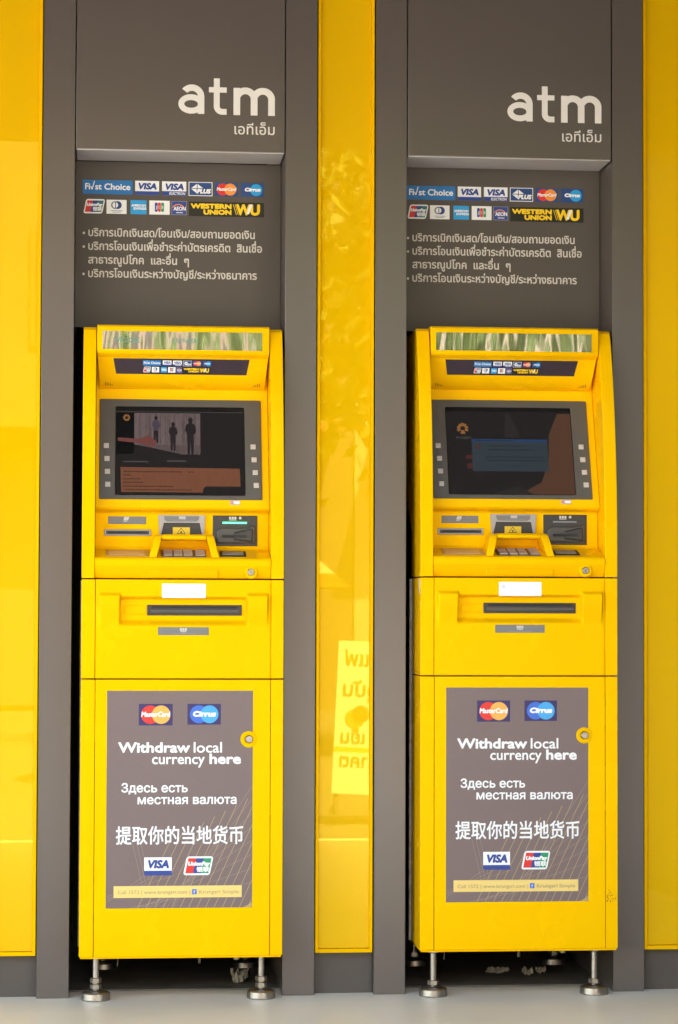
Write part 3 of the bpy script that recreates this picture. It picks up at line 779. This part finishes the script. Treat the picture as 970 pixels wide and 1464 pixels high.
    return t, bz, cr, hd, rs

m1, bz1, cr1, hd1, rs1 = machine()
tag(m1, 'yellow cash machine whose screen shows three people over a brown text box', 'cash machine', 'yellow cash machines')
m2 = copy_tree(m1)
m2.location = (.4445, -.0897, .004)
m1.location.z = -.004
tag(m2, 'yellow cash machine whose screen shows a blue-grey message box beside a brown sash', 'cash machine', 'yellow cash machines')
def child(o, stem): return next(c for c in o.children if c.name.split('.')[0] == stem)
def reseat(m, dz):                                    # feet stay on the floor, the body is screwed up or down
    for c in m.children:
        if c.name.startswith('levelling_foot'): c.location.z = dz
reseat(m1, .004); reseat(m2, -.004)
# extra second nut, lower on the left machine
for f in [c for c in m1.children if c.name.startswith('levelling_foot')]:
    n = child(f, 'hex_nut').copy(); col.objects.link(n); n.parent = f; n.location.z = .0155
for f in [c for c in m2.children if c.name.startswith('levelling_foot')]:
    n = child(f, 'hex_nut').copy(); col.objects.link(n); n.parent = f; n.location.z = .080

# --- screens, each with its own picture
SP = lambda z: SCR(z) - .0012
def screen_base(bz):
    d = Decal(); d.rect(-.1678, 1.2400, .1568, 1.4680, M['screen']); return d.build('screen', bz, SP, base=0)
UX = lambda u: -.1660 + (u - 167) / (352 - 167) * (.1560 + .1660)
VZ = lambda v: 1.4660 - (v - 581) / (709 - 581) * (1.4660 - 1.2415)
s = screen_base(child(m1, 'screen_bezel'))
d = Decal(); r = random.Random(4)
d.rect(-.165, 1.2425, .154, VZ(588.5), M['s_dark']); d.rect(-.165, VZ(588.5), .154, VZ(587.6), M['s_gtext'], 1)
d.rect(UX(168), VZ(650), UX(193), VZ(590), M['s_black'], 1)
d.rect(UX(193.5), VZ(636), UX(288), VZ(590), M['s_pale'], 1)
d.poly([(UX(193.5), VZ(636)), (UX(288), VZ(636)), (UX(288), VZ(650)), (UX(262), VZ(650)), (UX(215), VZ(640))], M['s_pale2'], 1.05)
for k in range(16):
    u = 194 + 92 * r.random(); d.rect(UX(u), VZ(634), UX(u + 1 + 3 * r.random()), VZ(591), M['s_pale2'], 1.3 + .03 * k)
def figure(u, v, s_, hips, shirt):
    U = lambda a: UX(u + a * s_); V = lambda a: VZ(v + a * s_)
    d.disc(U(0), V(3.2), UX(2.6 * s_) - UX(0), M['s_skin'], 2.2, rz=(VZ(0) - VZ(3.3 * s_)))
    d.poly([(U(-1.3), V(6)), (U(1.3), V(6)), (U(5), V(8.5)), (U(6.4), V(15)), (U(5), V(19)), (U(3.6), V(19)), (U(3.6), V(24)), (U(-3.6), V(24)), (U(-4), V(18)), (U(-6.2), V(15)), (U(-5), V(8.5))], shirt, 2.4)
    d.poly([(U(-3.8), V(23)), (U(3.8), V(23)), (U(3.4), V(42)), (U(.8), V(42)), (U(0), V(28)), (U(-.8), V(42)), (U(-3.4), V(42))], M['s_skin'], 2.6)
figure(224.5, 594, .95, 0, M['s_shirt']); figure(249, 603, 1.0, 0, M['s_skin']); figure(274, 596, 1.28, 0, M['s_skin'])
d.poly([(UX(170), VZ(626)), (UX(200), VZ(628)), (UX(214), VZ(622)), (UX(226), VZ(632)), (UX(222), VZ(640)), (UX(198), VZ(634)), (UX(170), VZ(631))], M['s_red'], 3)
d.disc(UX(182.5), VZ(597), .0085, M['s_orange'], 2); d.disc(UX(182.5), VZ(597), .0058, M['s_black'], 2.4)
for k in range(6): d.disc(UX(182.5) + .005 * math.cos(R(60 * k)), VZ(597) + .005 * math.sin(R(60 * k)), .0021, M['s_orange'], 2.8)
d.rect(UX(240), VZ(661), UX(267), VZ(658.5), M['s_gtext'], 1); d.rect(UX(178), VZ(662), UX(214), VZ(660), M['s_gtext'], 1)
d.poly([(UX(175), VZ(705)), (UX(291), VZ(705)), (UX(292), VZ(699)), (UX(296), VZ(696)), (UX(345), VZ(696)), (UX(344), VZ(670)), (UX(174), VZ(669))], M['s_brown'], 1)
for v, us in ((675.5, ((178, 262), (270, 278))), (680.5, ((178, 189),)), (686, ((178, 203),)), (691, ((178, 206),)), (696.5, ((178, 250),)), (701.5, ((180, 275),))):
    for u0, u1 in us:
        u = u0
        while u < u1:
            w_ = 1.5 + 4 * r.random(); d.rect(UX(u), VZ(v + .8), UX(min(u + w_, u1)), VZ(v - .8), M['s_btext'], 2); u += w_ + .8
d.build('screen_picture', s, SP, lift=.0001, base=.0003)
s = screen_base(child(m2, 'screen_bezel'))
d = Decal()
UX2 = lambda u: -.1660 + (u - 636) / (820 - 636) * (.1560 + .1660)
VZ2 = lambda v: 1.4660 - (v - 582) / (708 - 582) * (1.4660 - 1.2415)
d.rect(-.165, 1.2425, .154, 1.4560, M['s_dark'])
d.poly([(UX2(738), 1.2425), (UX2(771), VZ2(690)), (UX2(783), VZ2(660)), (UX2(786), VZ2(620)), (UX2(800), VZ2(590)), (.154, VZ2(590)), (.154, 1.2425)], M['s_sash'], 1)
d.poly([(UX2(700), 1.2425), (UX2(735), VZ2(696)), (UX2(760), 1.2425)], M['s_dark2'], 1.5)
d.poly([(UX2(724), VZ2(590)), (UX2(728), VZ2(590)), (UX2(745), VZ2(625)), (UX2(720), VZ2(625))], M['s_dark2'], 1.5)
cx, cz = UX2(660), VZ2(613)
for k in range(7):
    a_ = R(-20 + 220 / 6 * k); ca, sa = math.cos(a_), math.sin(a_)
    d.poly([(cx + .006 * ca - .0035 * sa, cz + .006 * sa + .0035 * ca), (cx + .006 * ca + .0035 * sa, cz + .006 * sa - .0035 * ca), (cx + .0145 * ca + .003 * sa, cz + .0145 * sa - .003 * ca), (cx + .0145 * ca - .003 * sa, cz + .0145 * sa + .003 * ca)], M['s_orange'], 2 + .03 * k)
d.poly([(cx - .007, cz - .0135), (cx + .007, cz - .0135), (cx + .003, cz - .004), (cx - .003, cz - .004)], M['s_orange'], 2.4)
d.text('krungsri', UX2(650), UX2(672), VZ2(627.5), .0065, M['s_gtext'], 2, bold=.0003)
d.rect(UX2(663), VZ2(657), UX2(673), VZ2(651), M['s_dkred'], 2); d.rect(UX2(664), VZ2(671), UX2(673), VZ2(663), M['s_dkred'], 2)
d.rect(UX2(672), VZ2(674.5), UX2(783), VZ2(628), M['s_blue'], 3); d.rect(UX2(672), VZ2(632.5), UX2(783), VZ2(628), M['s_blue2'], 3.4)
d.disc(UX2(681), VZ2(639), .006, M['s_dkred'], 4); d.rect(UX2(680), VZ2(641), UX2(682), VZ2(637), M['s_gtext'], 4.4)
for v, u0, u1 in ((630.3, 676, 735), (638, 695, 745), (643.5, 695, 760), (654, 692, 778), (659, 692, 782), (667.5, 728, 742)):
    u = u0
    while u < u1:
        w_ = 1.5 + 4 * r.random(); d.rect(UX2(u), VZ2(v + .7), UX2(min(u + w_, u1)), VZ2(v - .7), M['s_blue3'], 4); u += w_ + .8
d.build('screen_picture', s, SP, lift=.0001, base=.0003)
# wear on the right machine
b = MB(); b.prism([(.010, 1.028), (.030, 1.0285), (.034, 1.018), (.026, 1.012), (.032, 1.004), (.022, .992), (.012, .995), (.016, 1.008), (.009, 1.016)], -.2476, -.2468); b.build('torn_sticker', M['flange'], m2)
rr_ = random.Random(8); d = Decal(); rust = mat('rust_scuff', (.22, .09, .012), .7)
for k in range(26):
    x = .219 + .024 * rr_.random(); z = .232 + .03 * rr_.random() ** 2; d.disc(x, z, .0006 + .0012 * rr_.random(), rust, .02 * k, rz=.0005 + .002 * rr_.random(), n=7)
d.build('scuff_marks', m2, flat(0), base=.0005)
# the left card reader is lit green and its display spells a greeting
lb = child(child(m1, 'card_reader'), 'light_bar'); lb.data = lb.data.copy(); lb.data.materials[0] = M['ledgreen']; tag(lb, 'lit green light bar')
hm = child(child(m1, 'header'), 'mirror_strip')
d = Decal(); d.text('WELCOME', -.171, -.108, 1.6190, .0125, M['led_text'], bold=.0001); d.text('KRUNGSRI', -.028, .035, 1.6190, .0125, M['led_text'], bold=.0001)
d.build('display_text', hm, lambda z: MIR(z) - .0015, base=.0003)

# --- litter under the machines
def crumple(loc, s_, seed, label, sq=(1, .8, .7)):
    r_ = random.Random(seed); bm = bmesh.new(); n = 9; g = []
    for j in range(n):                                  # a sheet, creased and pulled together
        for i in range(n):
            a, c = i / (n - 1) * 2 - 1, j / (n - 1) * 2 - 1; k = math.hypot(a, c)
            g.append(bm.verts.new(((a * (1 - .25 * k) + r_.uniform(-.14, .14)) * s_ * sq[0], (c * (1 - .25 * k) + r_.uniform(-.14, .14)) * s_ * sq[1], (r_.random() ** 1.3 * .9 + k * .35) * s_ * sq[2])))
    for j in range(n - 1):
        for i in range(n - 1):
            q = [g[j * n + i], g[j * n + i + 1], g[(j + 1) * n + i + 1], g[(j + 1) * n + i]]
            bm.faces.new(q[:3]); bm.faces.new((q[0], q[2], q[3]))
    lo = min(v.co.z for v in bm.verts)
    for v in bm.verts: v.co.z -= lo
    me = bpy.data.meshes.new('crumpled_paper'); bm.to_mesh(me); bm.free(); me.materials.append(M['paper']); finish(me, 18)
    o = link('crumpled_paper', me); o.location = loc; tag(o, label, 'litter', 'litter under the machines')
crumple((-.23, .18, .004), .026, 3, 'crumpled pale paper under the left cash machine, beside its right foot', (1.1, .8, 1.3))
crumple((.455, .30, .004), .022, 5, 'flat crumpled scrap under the middle of the right cash machine', (1.7, .8, .8))
crumple((.525, .25, .004), .018, 9, 'small crumpled scrap under the right cash machine, second from its right foot', (1, .8, 1.2))
crumple((.565, .28, .004), .016, 12, 'small pale scrap under the right cash machine, nearest its right foot', (1.1, .8, 1.1))

# ------------------------------------------------------------------ across the way: what the glass and mirrors reflect
SY = -6.25
t = empty('shop_board', (.842, SY, -.11)); t.rotation_euler.y = .05
W_ = .27
b = MB(); b.box(-W_, W_, -.012, 0, .11, .89, .003); b.build('board', mat('board_cream', (.82, .79, .68), .5), t)
br = mat('board_brown', (.42, .16, .02), .5)
d = Decal()
# readable from the wall side: mirrored in x here because it faces +y
for s_, z, h in (('กาแฟ', .765, .058), ('ปัจจุบัน', .61, .058), ('เย็น', .37, .05), ('อนาคต', .25, .05)): d.text(s_, None, W_ - .035, z, h, br, ref='น', bold=.003)
d.rect(-W_, .325, W_, .350, mat('board_band', (.72, .45, .06), .5), .3); d.disc(W_ - .13, .52, .045, br, 1); d.disc(W_ - .10, .495, .05, mat('board_orange', (.7, .3, .05), .5), .5)
me = d.build('lettering', t, flat(0)).data
for v in me.vertices: v.co.x = -v.co.x; v.co.y = -v.co.y
for sx in (-1, 1):
    b = MB(); b.box(sx * (W_ - .03) - .012, sx * (W_ - .03) + .012, -.05, -.013, 0, .87); b.box(sx * (W_ - .03) - .012, sx * (W_ - .03) + .012, -.25, .05, 0, .028); b.build('stand', M['safe'], t)
tag(t, 'cream notice board with brown Thai words, mirrored in the narrow middle yellow panel', 'notice board')

t = empty('parasol', (.05, -9, -.15)); R_ = .9
for nm, off, mt in (('canopy', 0, mat('parasol_white', (.42, .38, .26), .6)), ('canopy', 1, mat('parasol_yellow', (.18, .09, .01), .6))):
    bm = bmesh.new()
    for k in range(off, 10, 2):                         # bands round the canopy
        rs_ = [max(.02, R_ * (k + q / 2) / 10) for q in (0, 1, 2)]
        for lift in (0, .004):
            ring = [[bm.verts.new((r_ * math.cos(R(15 * a)), r_ * math.sin(R(15 * a)), 1.85 + lift - .62 * (r_ / R_) ** 1.4)) for a in range(24)] for r_ in rs_]
            for p, q in zip(ring, ring[1:]):
                for i in range(24): bm.faces.new((p[i], p[(i + 1) % 24], q[(i + 1) % 24], q[i]))
    me = bpy.data.meshes.new(nm); bm.to_mesh(me); bm.free(); me.materials.append(mt); link(nm, me, t)
b = MB(); b.tube([(0, 0, .05), (0, 0, 1.92)], .016, 10); b.build('pole', M['silver'], t)
b = MB(); b.lathe([(.22, 0), (.22, .05), (.05, .08), (.03, .25)], 24); b.build('base', M['safe'], t)
tag(t, 'low yellow and white striped parasol, its rim mirrored in the narrow middle yellow panel', 'parasol')

def tree(x, y, h, cr, seed, label):
    r_ = random.Random(seed); t = empty('tree', (x, y, -.15))
    b = MB(); b.tube([(0, 0, 0), (.05, .02, h * .25), (-.03, .05, h * .5), (.05, 0, h * .8)], [.16, .13, .10, .04], 10)
    tips = []
    for k in range(9):
        a = 2.4 * k; z0 = h * (.35 + .05 * k); tip = Vector((math.cos(a) * cr * .7, math.sin(a) * cr * .7, z0 + h * .16)); tips.append(tip)
        b.tube([(0, 0, z0), tip * .5 + Vector((0, 0, z0 * .5 + .1)), tip], [.05, .035, .012], 6)
    b.build('trunk', mat('bark', (.10, .075, .05), .9, noise=.3, nscale=20), t)
    v = []; f = []
    cl = tips + [Vector((r_.gauss(0, cr * .4), r_.gauss(0, cr * .4), h * (.5 + .45 * r_.random()))) for _ in range(22)]
    for k in range(5200):
        c = r_.choice(cl) + Vector((r_.gauss(0, .33), r_.gauss(0, .33), r_.gauss(0, .26))); q = .06 + .06 * r_.random()
        a = Vector((r_.gauss(0, 1), r_.gauss(0, 1), r_.gauss(0, 1))).normalized(); u_ = a.orthogonal().normalized(); w_ = a.cross(u_)
        n = len(v); v += [c - u_ * q, c + w_ * q * .5, c + u_ * q, c - w_ * q * .5]; f.append((n, n + 1, n + 2, n + 3))
    me = bpy.data.meshes.new('crown'); me.from_pydata([tuple(p) for p in v], [], f); me.materials.append(M['leaf']); me.materials.append(M['leaf2'])
    for p in me.polygons: p.material_index = r_.random() < .35
    link('crown', me, t)
    tag(t, label, 'tree', 'street trees mirrored in the panels')
M['leaf'] = mat('leaf', (.07, .12, .025), .55); M['leaf2'] = mat('leaf_light', (.16, .20, .05), .55)
tree(1.45, -11.5, 5.4, 1.5, 1, 'leafy green tree across the street, mirrored mostly in the narrow yellow panel')
tree(4.0, -12.0, 5.6, 1.7, 2, 'leafy green tree across the street, mirrored in the right cash machine header')
tree(-3.8, -14.5, 5.5, 1.6, 3, 'leafy green tree across the street, mirrored in the wide left yellow panel')

def shophouse(x, w, h, wallc, label):
    t = empty('shophouse', (x, -20, -.15)); wm = mat('render_wall', wallc, .85, noise=.12, nscale=2)
    b = MB(); b.box(-w / 2, w / 2, -8, 0, 0, h); b.build('wall', wm, t)
    b = MB(); b.box(-w / 2 - .1, w / 2 + .1, -8.1, .25, h, h + .3, .02); b.build('parapet', wm, t)
    b = MB(); b.box(-w / 2 + .4, w / 2 - .4, .005, .06, .05, 2.7, .01); b.build('shutter', M['safe'], t)
    b = MB(); b.box(-w / 2 + .2, w / 2 - .2, .005, 1.1, 2.95, 3.07, .01); b.build('awning', mat('awning', (.30, .10, .05), .7), t)
    for k in range(3):
        for r_ in range(int((h - 3.4) // 2.4)):
            xx = -w / 2 + w * (k + .5) / 3; zz = 3.9 + 2.4 * r_
            b = MB(); b.box(xx - .5, xx + .5, .004, .05, zz, zz + 1.3, .01); f_ = b.build('window', M['midplastic'], t)
            b = MB(); b.box(xx - .43, xx + .43, .02, .056, zz + .07, zz + 1.23); b.build('pane', M['screen'], f_)
    tag(t, label, 'shophouse', 'shophouses across the street')
shophouse(-7.06, 6.3, 8.5, (.34, .20, .15), 'brick-pink shophouse across the street, mirrored in the left machine header')
shophouse(-.9, 6, 7.2, (.12, .09, .07), 'brown shophouse across the street behind the first tree')
shophouse(5.42, 6.6, 8.0, (.36, .33, .27), 'pale beige shophouse across the street, right of the brown one')
